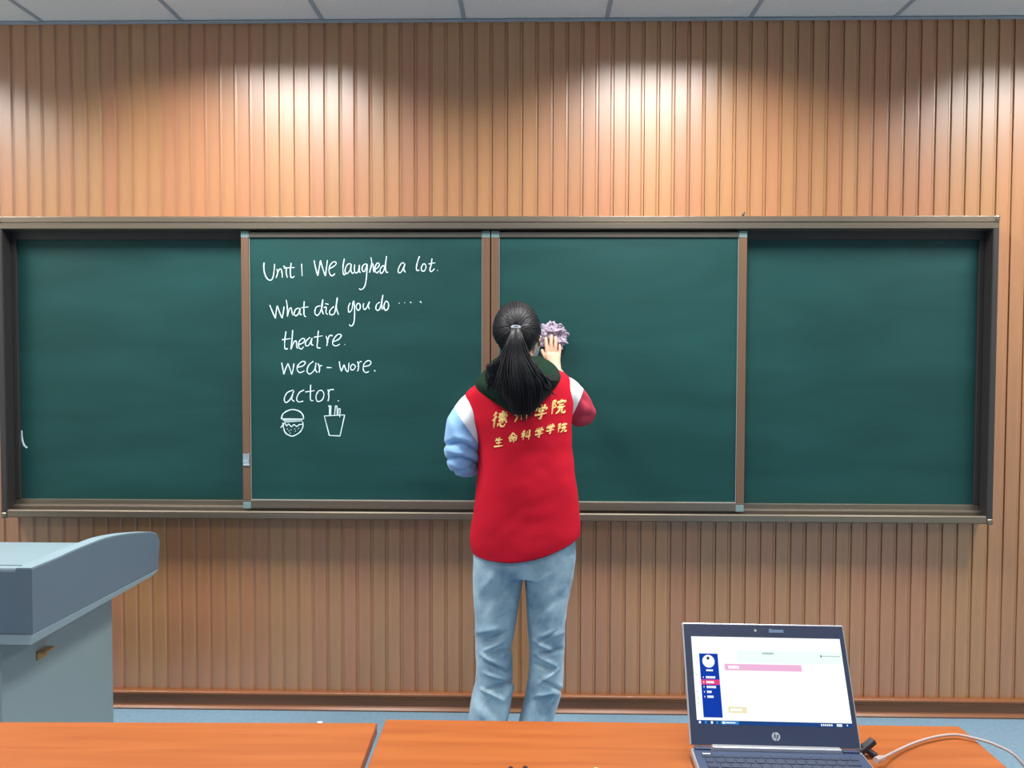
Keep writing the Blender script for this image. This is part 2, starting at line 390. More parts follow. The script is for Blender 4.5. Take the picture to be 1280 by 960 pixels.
# chalk writing
strokes = []
def st(ox, oy, k, *polys):
    for p in polys: strokes.append([(ox+x/k, oy+y/k) for x, y in p])
A = (325, 310, 10.667); B = (425, 310, 9.481); Cc = (310, 400, 6.0)
st(*A, [(55,195),(50,250),(60,330),(90,400),(130,430),(165,410),(185,330),(195,210)], [(225,280),(235,330),(215,400)], [(215,400),(240,320),(265,280),(285,290),(295,340),(298,395)],
 [(350,270),(350,340),(365,395)], [(310,240),(335,252)], [(318,268),(462,260)], [(415,200),(405,300),(410,380),(432,395),(460,375)], [(555,210),(562,375)],
 [(720,165),(745,280),(770,370)], [(770,370),(790,260),(808,165)], [(808,165),(835,270),(872,375)], [(872,375),(885,270),(900,160)],
 [(925,275),(975,250),(1015,215),(1005,185),(970,190),(930,240),(920,310),(945,365),(975,365),(1000,340)],
 [(130,760),(170,860),(205,940)], [(205,940),(215,850),(230,770)], [(230,770),(262,860),(295,935)], [(295,935),(310,860),(322,780)],
 [(350,690),(365,800),(365,915)], [(365,915),(390,820),(415,800),(425,850),(440,900)],
 [(520,800),(475,820),(455,880),(480,905),(515,870),(535,800)], [(535,800),(530,870),(555,895)], [(590,710),(585,820),(590,900),(615,915)], [(555,797),(645,785)],
 [(805,770),(750,790),(730,860),(760,900),(800,860),(830,770),(838,685)], [(838,685),(822,800),(845,885)], [(850,797),(882,790),(880,860),(903,890)], [(870,742),(915,752)],
 [(985,780),(935,830),(930,880),(965,890),(1000,850),(1030,660)], [(1032,660),(1020,800),(1048,890)])
st(*B, [(52,125),(38,200),(35,270),(45,315),(75,300)], [(125,185),(90,195),(62,250),(65,290),(90,300),(120,260),(135,190)], [(135,190),(130,260),(145,300),(165,290)],
 [(175,195),(170,260),(185,295),(215,280),(230,200)], [(230,200),(228,270),(242,295)], [(320,190),(285,195),(262,235),(270,275),(295,270),(320,195)], [(322,190),(315,330),(300,430),(275,480),(245,492),(225,480)],
 [(365,110),(375,180),(350,290)], [(350,290),(375,210),(392,190),(395,240),(400,290)], [(415,255),(455,225),(465,190),(440,180),(415,230),(415,275),(440,295),(460,270)],
 [(525,215),(500,215),(475,260),(485,300),(515,275),(540,180),(552,95)], [(552,95),(540,200),(545,280),(570,290)],
 [(760,180),(730,180),(695,240),(690,285),(720,290),(750,240),(770,185)], [(770,185),(755,250),(775,290)], [(942,98),(920,160),(905,230),(915,270),(940,260)],
 [(985,190),(965,230),(970,270),(1000,270),(1020,225),(1005,190),(985,190)], [(1090,125),(1080,200),(1065,260),(1085,280),(1120,245)], [(1050,190),(1130,175)], [(1152,266),(1160,268)],
 [(120,650),(100,700),(105,760),(140,730),(155,630)], [(162,625),(172,700),(170,850),(152,910),(128,925),(108,905)], [(205,660),(190,700),(215,740),(240,710),(235,665),(205,655)],
 [(280,655),(275,700),(290,730),(320,700),(350,635)], [(350,635),(335,690),(350,725)], [(475,640),(435,670),(425,720),(450,740),(480,700),(508,555)], [(508,555),(495,660),(502,730)],
 [(530,650),(520,700),(540,740),(570,715),(575,660),(550,630),(530,650)], [(698,655),(706,655)], [(762,648),(770,648)], [(832,640),(846,650)], [(948,630),(966,652)])
st(*Cc, [(285,85),(275,160),(278,215),(300,215)], [(255,148),(320,140)], [(335,75),(330,150),(322,220)], [(322,220),(345,165),(362,160),(365,200),(374,215)],
 [(380,185),(415,170),(425,145),(405,140),(380,170),(382,205),(400,218),(418,200)], [(465,130),(435,160),(432,190),(455,190),(480,140)], [(480,135),(475,180),(490,190)],
 [(528,80),(522,150),(520,205),(545,210)], [(495,130),(560,118)], [(585,120),(597,160),(590,195)], [(592,170),(610,120),(635,118)],
 [(635,165),(680,145),(700,115),(675,108),(645,140),(635,180),(660,195),(690,180)], [(724,183),(729,184)],
 [(252,320),(262,370),(268,408)], [(268,408),(285,360),(300,325)], [(300,325),(316,370),(328,410)], [(328,410),(338,370),(345,325)],
 [(368,355),(410,345),(430,320),(410,310),(378,335),(368,370),(390,395),(425,380)], [(490,310),(455,340),(443,385),(465,405),(500,370),(510,320)], [(510,320),(505,370),(520,395)],
 [(525,325),(537,360),(533,395)], [(533,365),(541,345),(556,343)], [(590,357),(628,357)], [(685,310),(690,350),(700,385)], [(700,385),(720,335)], [(720,335),(735,375),(750,385),(758,320)],
 [(785,330),(770,350),(775,375),(795,370),(805,345),(785,330)], [(822,310),(830,350),(822,385)], [(825,350),(835,318),(852,310)],
 [(865,350),(910,340),(922,315),(900,305),(870,330),(865,375),(885,395),(908,385)], [(946,376),(956,386)],
 [(340,525),(295,545),(272,590),(285,620),(320,590),(345,530)], [(345,530),(328,590),(348,612)], [(420,525),(385,545),(365,590),(380,615),(415,608)],
 [(470,485),(468,560),(470,600),(490,605)], [(430,540),(500,530)], [(530,530),(510,570),(520,610),(555,600),(570,560),(555,530),(530,530)], [(600,520),(607,570),(600,610)], [(600,560),(615,525),(645,522)], [(672,605),(682,608)],
 [(250,742),(262,705),(300,680),(340,672),(385,685),(410,710),(418,740)], [(250,742),(418,742)], [(262,752),(410,748)], [(272,765),(408,757)],
 [(410,765),(412,800),(390,840),(345,868),(315,868),(280,845),(265,800),(262,770)], [(245,808),(275,775),(290,795),(305,780),(325,800),(345,785),(365,798),(385,785),(408,783)],
 *[[(x, y), (x+5, y+4)] for x, y in ((293,815),(320,822),(348,816),(304,830),(354,832),(314,846),(376,812))],
 [(572,720),(725,712)], [(725,712),(690,870)], [(690,870),(610,866)], [(610,866),(572,720)], [(602,645),(622,643)], [(622,643),(620,715)], [(602,645),(612,655),(611,715)],
 [(650,712),(655,645)], [(655,645),(668,645)], [(668,645),(668,714)], [(675,715),(678,665)], [(678,665),(692,665)], [(692,665),(688,728)])
rnd = random.Random(3)
def chalk_mesh(lst, Y, r):
    b = bmesh.new()
    for s in lst:
        p3 = [at(x, y, Y) for x, y in s]; q = cr(p3, 5)
        rr = [r*(.8+.35*noise.noise(v*60+Vector((0, i*.3, 0)))) for i, v in enumerate(q)]
        rr[-1] *= .7
        q = [Vector((v.x, Y, v.z)) for v in q]
        tube(b, q, rr, n=6, flat=(Vector((0, 1, 0)), .12))
    return b
bands = [(0, 362), (362, 403), (403, 442), (442, 478), (478, 505), (505, 600)]
lines = [[] for _ in bands]
for sk in strokes:
    y = sum(p[1] for p in sk)/len(sk)
    if sk[0][1] < 362 and y < 364: y = 350
    for q, (a, c) in enumerate(bands):
        if a <= y < c: lines[q].append(sk)
for q, ln in enumerate(lines):
    ln.sort(key=lambda sk: min(p[0] for p in sk)); words = []; xe = -99
    for sk in ln:
        if min(p[0] for p in sk) > xe+6.5: words.append([])
        words[-1].append(sk); xe = max(xe, max(p[0] for p in sk))
    for wd in words:
        o = obj('chalk_drawing' if q == 5 else 'chalk_word', chalk_mesh(wd, YS-.0005, .0028), M['chalk'], pl)
        if q == 5: o['label'] = 'white chalk drawing of a burger' if wd[0][0][0] < 390 else 'white chalk drawing of a cup of fries'
fp = [c for c in cb.children if c.name.startswith('fixed_panel')]
o = obj('chalk_mark', chalk_mesh([[(26.5,538),(27.5,548),(30,556),(34,560)], [(22,560),(23.5,567)]], YP-.0005, .005), M['chalk'], fp[0])
# small black hook on top of the frame
b = bmesh.new(); p = at(929, 269, 3.35); tube(b, [p+Vector((-.002, 0, -.012)), p+Vector((0, 0, .004)), p+Vector((.006, 0, .012)), p+Vector((.004, 0, .016))], [.006, .005, .003, .001], n=8)
tag(obj('wall_hook', b, M['blackp'], smooth=True), 'tiny black hook on top of the chalkboard frame', 'hook')

# ================================================================== LECTERN
LX = -1.336; LW = -2.44
lt = empty('lectern', (-1.9, 2.5, 0), 'blue-grey steel lectern with a sloping top left of the desks', 'lectern')
top_px = [(40,711.5),(56,705),(73,698),(88,691),(102,685),(117,679),(131,673.8),(146,670.3),(162,667.8),(180,666.3),(191,666),(197,668.5),(199.5,675),(199.5,682),(198,710)]
prof = [atX(x, y, LX) for x, y in top_px] + [atX(41, 793, LX)]
P2 = [(p.y, p.z) for p in prof]
yB = P2[-2][0]; yA = P2[0][0]
def fender(x0, x1):
    b = bmesh.new(); extr_x(b, P2, x0, x1)
    es = [e for e in b.edges if abs(e.verts[0].co.x-e.verts[1].co.x) < 1e-6]
    bmesh.ops.bevel(b, geom=[e for e in b.edges if all(v.co.x == max(x0, x1) if x1 == LX else v.co.x == min(x0, x1) for v in e.verts)], offset=.004, segments=2, affect='EDGES'); return b
obj('side_fender', fender(LX-.045, LX), M['lect'], lt, smooth=False)
obj('side_fender', fender(LW, LW+.045), M['lect'], lt, smooth=False)
# light cap along the fender crest
V3_ = Vector
def crest(x0, x1):
    b = bmesh.new(); c = P2[:12]
    c = cr([V3_((0, y, z)) for y, z in c], 4); c = [(v.y, v.z) for v in c]
    q = [(y, z+.0035) for y, z in c]+[(y, z-.012) for y, z in reversed(c)]
    extr_x(b, q, x0, x1); return b
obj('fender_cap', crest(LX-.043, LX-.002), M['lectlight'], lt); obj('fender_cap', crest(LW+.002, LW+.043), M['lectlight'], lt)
zf0, zf1 = atX(41, 793, LX).z, P2[0][1]
obj('front_panel', bx(LW+.043, LX-.043, yA, yA+.03, zf0, zf1-.002), M['lect'], lt)
zbk = at(60, 677.5, yB-.01).z
def deckz(y): return zf1-.006 + (zbk-zf1+.006)*(y-yA)/(yB-yA)
b = bmesh.new(); yg0 = atZ(20, 703, zf1-.01).y
y1 = yA+.055; y2 = yA+.095
extr_x(b, [(yA+.004, zf1-.02), (yA-.001, zf1-.006), (yA+.003, zf1+.002), (yA+.02, zf1+.003), (yA+.026, deckz(yA+.026)-.002), (y1, deckz(y1)-.002), (y1+.002, deckz(y1)-.016), (y2, deckz(y2)-.016), (y2+.002, deckz(y2)+.003), (yB-.02, zbk), (yB, zbk-.004), (yB, zbk-.03), (yA+.05, zf0+.16)], LW+.045, LX-.045)
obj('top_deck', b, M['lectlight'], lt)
# pale bottom strip following the shell
s0, s1, s2, s3 = atX(41, 793.5, LX), atX(198, 711, LX), atX(191, 719, LX), atX(38, 806, LX)
b = bmesh.new(); extr_x(b, [(s0.y-.002, s0.z), (s1.y, s1.z), (s2.y, s2.z), (s3.y, s3.z)], LW, LX+.002); obj('bottom_strip', b, M['lectlight'], lt)

bxr = -1.487; byb = 2.80
b = bmesh.new(); extr_x(b, [(2.20, .0), (2.20, s3.z+.012), (byb, s3.z+.004+(s2.z-s3.z)*((byb-s3.y)/(s2.y-s3.y))), (byb, 0)], -2.29, bxr); obj('cabinet_body', b, M['lectbody'], lt)
p = at(66, 797, 2.42); b = bmesh.new(); px_ = -1.47
box(b, bxr-.002, bxr+.028, 2.36, 2.41, p.z-.028, p.z-.022); box(b, bxr-.002, bxr+.004, 2.36, 2.41, p.z-.05, p.z-.022); obj('hinge_bracket', b, M['brass'], lt)

# ================================================================== DESKS
def desk(name_lab, x0, x1, y0, y1, rot=0):
    cx, cy = (x0+x1)/2, (y0+y1)/2
    t = empty('desk', (cx, cy, 0), name_lab, 'desk', 'orange wood desks', rot)
    w, h = (x1-x0)/2, (y1-y0)/2
    obj('desktop', bx(-w, w, -h, h, .725, .75, bev=.002), M['tabletop'], t, local=True)
    obj('front_panel', bx(-w+.05, w-.05, h-.06, h-.045, .32, .724), M['tabletop'], t, local=True)
    for s in (-1, 1):
        a = s*(w-.04)
        b = bmesh.new(); box(b, a-.012, a+.012, -h+.04, h-.03, .0, .03, bev=.003); box(b, a-.012, a+.012, -.03, .03, .03, .724); box(b, a-.012, a+.012, -h+.06, h-.05, .70, .724)
        obj('leg', b, M['metalleg'], t, local=True)
    obj('shelf', bx(-w+.06, w-.06, -h+.1, h-.07, .58, .595), M['tabletop'], t, local=True)
    return t
desk('orange wood desk on the right, carrying the laptop', -.307, .928, 1.19, 1.708)
dl = desk('orange wood desk on the left, in front of the lectern', -1.56, -.3175, 1.175, 1.678, R(1.2))

# ================================================================== LAPTOP
lp = empty('laptop', (.490, 1.554, .7505), 'open silver and black laptop with a bright web page, on the right desk', 'laptop', rot=R(-1.5))
LWd, LD, BT = .334, .236, .0175
b = bmesh.new(); box(b, -LWd/2, LWd/2, -LD, .004, .002, BT, bev=.004, seg=3)
base = obj('base', b, M['lapsilver'], lp, local=True)
obj('keyboard_deck', bx(-LWd/2+.004, LWd/2-.004, -LD+.003, -.006, BT-.001, BT+.0006), M['deck'], lp, local=True)
obj('hinge_bar', bx(-.125, .125, -.007, .006, BT-.002, BT+.0075, bev=.002), M['lapsilver'], lp, local=True)
for s in (-1, 1): obj('hinge_cover', bx(min(s*.127, s*.160), max(s*.127, s*.160), -.006, .004, BT-.002, BT+.004, bev=.001), M['deck'], lp, local=True)
kw, kh = .0155, .0155; kc = {}
def key(x, y, w, h):
    k = (round(w, 4), round(h, 4))
    if k not in kc:
        o = obj('key', bx(-w/2, w/2, -h/2, h/2, 0, .0016, bev=.0006, seg=1), M['keyc'], lp, local=True); kc[k] = o.data
    else:
        o = bpy.data.objects.new('key', kc[k]); C.objects.link(o); o.parent = lp
    o.location = (x, y, BT+.0006)
yy = -.030
for i in range(16): key(-.142+i*.0188, yy, .0165, .009)
yy -= .0165
for r_ in range(5):
    off = (0, .006, .010, .004, 0)[r_]; cnt = (14, 13, 12, 12, 0)[r_]
    if r_ < 4:
        key(-.1455+(.0168+off)/2-.002, yy, .0145+off, .0155)
        for i in range(cnt-1): key(-.1455+.0168+off+.0078+i*.019+.002, yy, kw+.001, kh)
        xe = -.1455+.0168+off+(cnt-1)*.019+.001; key((xe+.146)/2, yy, .146-xe-.002, kh)
    else:
        for x, w in ((-.137,.018),(-.117,.018),(-.098,.016),(-.079,.016),(-.018,.100),(.046,.016),(.065,.016),(.084,.016),(.104,.017),(.127,.018)): key(x, yy, w, kh)
    yy -= .0188
obj('touchpad', bx(-.055, .045, -LD+.012, -.152, BT+.0004, BT+.0012), M['deck'], lp, local=True)
b = bx(-.147, -.132, -.022, -.019, BT+.0005, BT+.001); obj('power_mark', b, M['white'], lp, local=True)
# lid: built upright in its own frame, then leaned back 28 degrees about the hinge
TILT = Matrix.Translation((0, .004, BT)) @ Matrix.Rotation(R(-27.5), 4, 'X')
LH = .240
def lid_obj(name, bm, m, parent=lp):
    bmesh.ops.transform(bm, matrix=TILT, verts=bm.verts)
    me = bpy.data.meshes.new(name); bmesh.ops.recalc_face_normals(bm, faces=bm.faces); bm.to_mesh(me); bm.free()
    o = bpy.data.objects.new(name, me); C.objects.link(o)
    for x in (m if isinstance(m, list) else [m]): me.materials.append(x)
    o.parent = parent; return o
lid = lid_obj('lid', bx(-LWd/2, LWd/2, -.001, .0055, .004, LH, bev=.003, seg=3), M['lapsilver'])
lid_obj('bezel', bx(-LWd/2+.003, LWd/2-.003, -.0022, .001, .006, LH-.003), M['bezel'], lid)
def em(name, c, s=1.0): return mat('screen_'+name, (0, 0, 0), rough=.6, spec=0, emit=c, estr=s)
scr = [em('white', srgb(250,255,253), 1.15), em('blue', srgb(22,66,178)), em('pink', srgb(250,190,228)), em('task', srgb(36,74,140)), em('rose', srgb(236,72,140)), em('mint', srgb(238,253,249), 1.1), em('cream', srgb(248,238,196)), em('grey', srgb(165,200,190)), em('cyan', srgb(60,150,220)), em('dark', srgb(40,50,70))]
sx0, sx1, sz0, sz1 = -.150, .155, .043, .212
b = bmesh.new(); lay = [0]
def rect(u0, u1, v0, v1, mi, l):
    y = -.0024-.00008*l; X = lambda u: sx0+(sx1-sx0)*u; Z = lambda v: sz1-(sz1-sz0)*v
    f = b.faces.new([b.verts.new((X(a), y, Z(c))) for a, c in ((u0, v1), (u1, v1), (u1, v0), (u0, v0))]); f.material_index = mi
def disc(u, v, r, mi, l):
    y = -.0024-.00008*l; X = sx0+(sx1-sx0)*u; Z = sz1-(sz1-sz0)*v
    f = b.faces.new([b.verts.new((X+r*cos(2*pi*k/20), y, Z+r*sin(2*pi*k/20))) for k in range(20)]); f.material_index = mi
rect(0, 1, 0, 1, 0, 0)
rect(.30, 1, .16, .30, 5, 1)
rect(0, 1, .955, 1, 3, 1); rect(.045, .17, .20, .925, 1, 1); disc(.105, .29, .0125, 0, 2)
rect(.085, .13, .385, .405, 0, 2); disc(.103, .255, .003, 9, 3)
rect(.045, .17, .50, .56, 4, 2)
for q, v in enumerate((.475, .53, .585, .64, .695)):
    w = (.065, .06, .065, .04, .045)[q]
    for j in range(int(w/.0105)): rect(.08+j*.0105, .0885+j*.0105, v-.013, v+.013, 0, 3)
    rect(.06, .065, v-.008, v+.008, 0, 3)
rect(.21, .72, .315, .39, 2, 1)
for j in range(6): rect(.235+j*.012, .245+j*.012, .335, .37, 0, 2)
rect(.21, .33, .80, .87, 6, 1); 
for j in range(6): rect(.225+j*.013, .236+j*.013, .82, .85, 0, 2)
for j in range(7): rect(.47+j*.011, .479+j*.011, .175, .198, 7, 2)
for j in range(9): rect(.86+j*.014, .87+j*.014, .20, .212, 7, 2)
rect(.855, .862, .195, .22, 9, 3)
for j in range(10): rect(.60+j*.022, .61+j*.022, .09, .096, 5, 2)
for v in (.45, .64, .71, .77): disc(.016, v, .0012, 7, 2)
for u, mi in ((.012, 0), (.05, 8), (.09, 0), (.125, 8), (.165, 0)): rect(u, u+.013, .965, .992, mi, 2)
rect(.155, .27, .96, .995, 8, 2); rect(.165, .18, .965, .99, 0, 3)
for j in range(6): rect(.185+j*.011, .193+j*.011, .97, .985, 0, 3)
for j in range(6): rect(.80+j*.013, .808+j*.013, .968, .99, 0, 3)
rect(.90, .935, .966, .978, 0, 3); rect(.90, .935, .982, .992, 0, 3); rect(.965, .972, .97, .985, 0, 3)
lid_obj('display', b, scr, lid)
b = bmesh.new(); bmesh.ops.create_circle(b, cap_ends=True, segments=24, radius=.0026, matrix=Matrix.Translation((-.016, -.0024, .226)) @ Matrix.Rotation(pi/2, 4, 'X')); lid_obj('webcam', b, M['silver'], lid)
b = bmesh.new(); box(b, .012, .042, -.0024, -.0021, .2225, .2285, bev=0); box(b, .0125, .0185, -.0027, -.0023, .2222, .2300); lid_obj('sticker', b, mat('sticker_grey', srgb(120,145,175), rough=.5), lid)
# round maker's mark: a disc with two slanted letters left open
b = bmesh.new(); cx_, cz_, rr_ = .003, .0235, .0082
o_ = [b.verts.new((cx_+rr_*cos(2*pi*k/32), -.0025, cz_+rr_*sin(2*pi*k/32))) for k in range(32)]
b.faces.new(o_); lid_obj('round_mark', b, mat('mark_silver', srgb(205,212,220), rough=.3, metal=.3), lid)
b = bmesh.new()
def bar(x1, z1, x2, z2, w=.00075):
    tube(b, [(cx_+x1, -.0027, cz_+z1), (cx_+x2, -.0027, cz_+z2)], w, n=4)
bar(-.0045, -.0035, -.0010, .0080); bar(-.0030, .0020, -.0006, .0022); bar(-.0006, .0022, -.0022, -.0035)
bar(.0030, .0028, -.0005, -.0085); bar(.0030, .0028, .0052, .0026); bar(.0052, .0026, .0038, -.0026); bar(.0038, -.0026, .0016, -.0026)
lid_obj('mark_letters', b, M['bezel'], lid)
# cable and usb plug
cp = [atZ(1096, 950, .766), atZ(1104, 947, .764), atZ(1122, 938, .758), atZ(1145, 928, .757), atZ(1170, 921, .757), atZ(1192, 918.5, .757), atZ(1210, 921, .757)]
cp += [cp[-1]+Vector((.036, -.028, -.001)), cp[-1]+Vector((.066, -.058, -.014)), cp[-1]+Vector((.084, -.080, -.06)), cp[-1]+Vector((.090, -.092, -.18)), cp[-1]+Vector((.09, -.10, -.40)), cp[-1]+Vector((.10, -.08, -.60)), cp[-1]+Vector((.13, .0, -.7505)), cp[-1]+Vector((.3, .1, -.7525))]
q = cr(cp, 8); b = bmesh.new(); tube(b, q, .0027, n=10)
ct = empty('network_cable', tuple(cp[3]), 'pale grey network cable running from laptop over the desk edge', 'cable')
obj('cord', b, M['cable'], ct, smooth=True)
d = (cp[1]-cp[0]).normalized(); b = bmesh.new(); tube(b, [cp[0]-d*.004, cp[0]+d*.012, cp[0]+d*.026], [.0062, .0060, .0036], n=8); obj('plug', b, M['cable'], ct)
ut = empty('usb_receiver', tuple(atZ(1086, 938, .7505)), 'black angled usb plug behind the right side of the laptop', 'usb plug')
def obox(name, c, ang, tiltz, sx, sy, sz, m, par):
    b = bx(-sx/2, sx/2, -sy/2, sy/2, -sz/2, sz/2, bev=.0015)
    bmesh.ops.transform(b, matrix=Matrix.Translation(c) @ Matrix.Rotation(ang, 4, 'Z') @ Matrix.Rotation(tiltz, 4, 'Y'), verts=b.verts); return obj(name, b, m, par)
obox('plug_body', atZ(1083, 933, .768)+Vector((.0, .0, 0)), R(20), R(-28), .040, .014, .011, M['blackp'], ut)
obox('plug_arm', atZ(1086, 939, .760), R(-25), R(28), .034, .014, .009, M['blackp'], ut)
# pens whose ends peep in at the bottom of the frame
for i, (px, py, lab, c) in enumerate(((638.5, 960, 'dark pen with a white end at frame bottom, left one', 'blackp'), (656, 959.5, 'dark pen with a white end at frame bottom, right one', 'blackp'), (743, 961.5, 'beige chalk stub at the bottom of the frame', None))):
    p = atZ(px, py, .757)
    if c:
        t = empty('pen', (p.x, p.y, .7502), lab, 'pen', 'pens on the right desk'); a = Vector((.12 if i else -.05, -1, 0)).normalized()
        b = bmesh.new(); tube(b, [p+a*.002, p+a*.006, p+a*.125, p+a*.14], [.0050, .0062, .0062, .002], n=14); obj('barrel', b, M[c], t, smooth=True)
        b = bmesh.new(); tube(b, [p-a*.0015, p+a*.001, p+a*.004], [.0022, .0038, .0040], n=12); obj('end_plug', b, M['white'], t, smooth=True)
    else:
        a = Vector((.9, -.5, 0)).normalized(); p = Vector((p.x, p.y, .7557)); b = bmesh.new(); tube(b, [p, p+a*.001, p+a*.03, p+a*.031], [.0042, .0052, .0050, .004], n=14)
        tag(obj('chalk_stub', b, mat('beige_chalk', srgb(235,215,180), rough=.9), smooth=True), lab, 'chalk')
# scraps on the floor
for px, py, w, lab in ((400, 903, .022, 'small white chalk scrap on the blue floor left of the person'), (737, 887, .014, 'tiny white chalk crumb on the floor right of the person')):
    p = atZ(px, py, .004); b = bmesh.new(); bmesh.ops.create_icosphere(b, subdivisions=2, radius=1)
    for v in b.verts: v.co = Vector((v.co.x*w*.6, v.co.y*w*.3, v.co.z*.004))*(1+.3*noise.noise(v.co*2))
    bmesh.ops.translate(b, verts=b.verts, vec=(p.x, p.y, .0045)); tag(obj('chalk_scrap', b, M['white']), lab, 'chalk')

# ================================================================== PERSON
YC = 2.95
pe = empty('person', (at(655, 900, YC).x, YC, 0), 'person in red vest and light blue jeans, seen from behind, wiping the chalkboard', 'person')
# ---- jeans
jb = bmesh.new()
pxloft(jb, [(593,655,718,650,YC,.10),(592,675,719,670,YC,.112),(591.5,700,719,698,YC,.115),(594,716,716,716,YC,.10)], n=3, seg=48)
pxloft(jb, [(592,690,656,690,YC,.100),(591,712,656,712,YC,.100),(591,728,652.5,728,YC,.094),(593.2,776,645,776,YC,.084),(594.4,808,640,808,YC,.072),(594.3,848,641,848,YC+.005,.074),(589,874,640,874,YC+.01,.084),(584.8,903,635,903,YC+.015,.096),(578,952,629,952,YC+.02,.108)], n=4, seg=48)
pxloft(jb, [(656,690,719,690,YC,.100),(656.2,712,717,712,YC,.100),(656.8,728,715,728,YC,.094),(659.3,776,707,776,YC,.084),(662,812,705.5,812,YC,.072),(660,848,703.6,848,YC+.005,.074),(654.5,876,698.5,876,YC+.01,.084),(648.5,903,691.5,903,YC+.015,.094),(641,952,685,952,YC+.02,.106)], n=4, seg=48)
jb = remesh(jb, .0048, 2)
jf = []
rj = random.Random(11)
for cx0, sgn, x0_, x1_ in ((617, 1, 594, 641), (683, -1, 661, 705)):
    # V creases gathered behind the knee
    for i, yk in enumerate((796, 806, 815, 824, 834, 845, 857, 868)):
        xa = x0_+rj.uniform(0, 14); xb = x1_-rj.uniform(0, 14); s = rj.choice((-1, 1))*rj.uniform(3, 9)
        if i % 2: xb = (xa+xb)/2+8
        else: xa = (xa+xb)/2-10
        jf.append((xa, yk+s, xb, yk-s, .0075 if i % 2 else -.0075, 2.4))
jf += [(645,726,625,748,-.006,5),(620,716,600,742,.005,6),(664,728,690,715,.006,5),(700,745,668,768,-.006,5),(597,880,606,900,.007,6),(612,870,622,900,-.008,6),(640,858,626,876,.006,4),(668,866,682,900,-.008,6),(700,858,686,884,.006,4),(612,738,602,775,-.004,7),(690,735,682,780,.004,7),(596,790,624,786,.006,4),(702,790,672,796,.006,4)]
def fj(v):
    x, y = pix(v.co); k = 1 if v.normal.y < .2 else .5
    return k*seg_fold(x, y, jf)*1.9 + .0022*noise.noise(v.co*18) + .0030*noise.noise(v.co*7)
displace(jb, fj)
jeans = obj('jeans', jb, M['denim'], pe, smooth=True)
# ---- vest
vb = bmesh.new()
rows = [(606,478,692,462,YC,.050),(593,482,702,464,YC,.072),(581.5,495,713,475,YC,.088),(586,520,717,500,YC-.002,.100),(596.5,545,714.5,530,YC-.005,.108),(598,575,715,560,YC-.006,.112),(595,610,719,595,YC-.006,.120),(591,645,723,630,YC-.004,.128),(588,672,725.5,655,YC-.002,.134),(590,686,724.5,668,YC,.134)]
R_ = interp_rows(rows, 14); rs = []
for i, (xl, yl, xr, yr, Y, ry) in enumerate(R_):
    a, c = at(xl, yl, Y), at(xr, yr, Y); m_ = (a+c)/2; ax = (c-a).normalized(); ring = selip(m_, ax, Vector((0, 1, 0)), (c-a).length/2, ry, 160, 2.5)
    t = i/(len(R_)-1); sag = max(0, (t-.55)/.45)**2*.036
    rs.append([p+Vector((0, 0, -sag*max(0, 1-abs((p-m_).dot(ax)/((c-a).length/2)+.08)**2.0))) for p in ring])
# turn the hem in
last = rs[-1]; cen = sum(last, Vector())/len(last)
rs.append([p+Vector((0, 0, -.004))*1+(cen-p)*.02 for p in last]); rs.append([p+(cen-p)*.05+Vector((0, 0, .006)) for p in last]); rs.append([p+(cen-p)*.06+Vector((0, 0, .05)) for p in last])
rings(vb, rs, cap=False)
f0 = [v for v in vb.verts][:160]; vb.faces.new(f0[::-1])
vf = [(706,575,640,640,-.010,9),(690,560,650,590,.006,8),(716,590,700,665,.009,7),(704,600,690,670,-.008,6),(640,610,612,665,.008,9),(655,640,634,690,-.006,8),(600,560,618,610,-.008,8),(603,600,596,670,.006,7),(700,495,690,540,-.006,6),(712,560,680,575,.006,5),(606,500,618,520,.004,8),(672,650,700,655,.005,8),(596,676,640,688,.004,4),(715,540,690,560,-.006,5)]
def fv(v):
    x, y = pix(v.co); back = max(0, min(1, .3-v.normal.y*1.2)); k = min(1, max(.0, (y-470)/60))
    return back*seg_fold(x, y, vf)*2.3 + k*(.004*noise.noise(v.co*8)+.0015*noise.noise(v.co*22))
displace(vb, fv)
vb.normal_update(); tree = BVHTree.FromBMesh(vb)
vest = obj('vest', vb, M['vest'], pe, smooth=True)
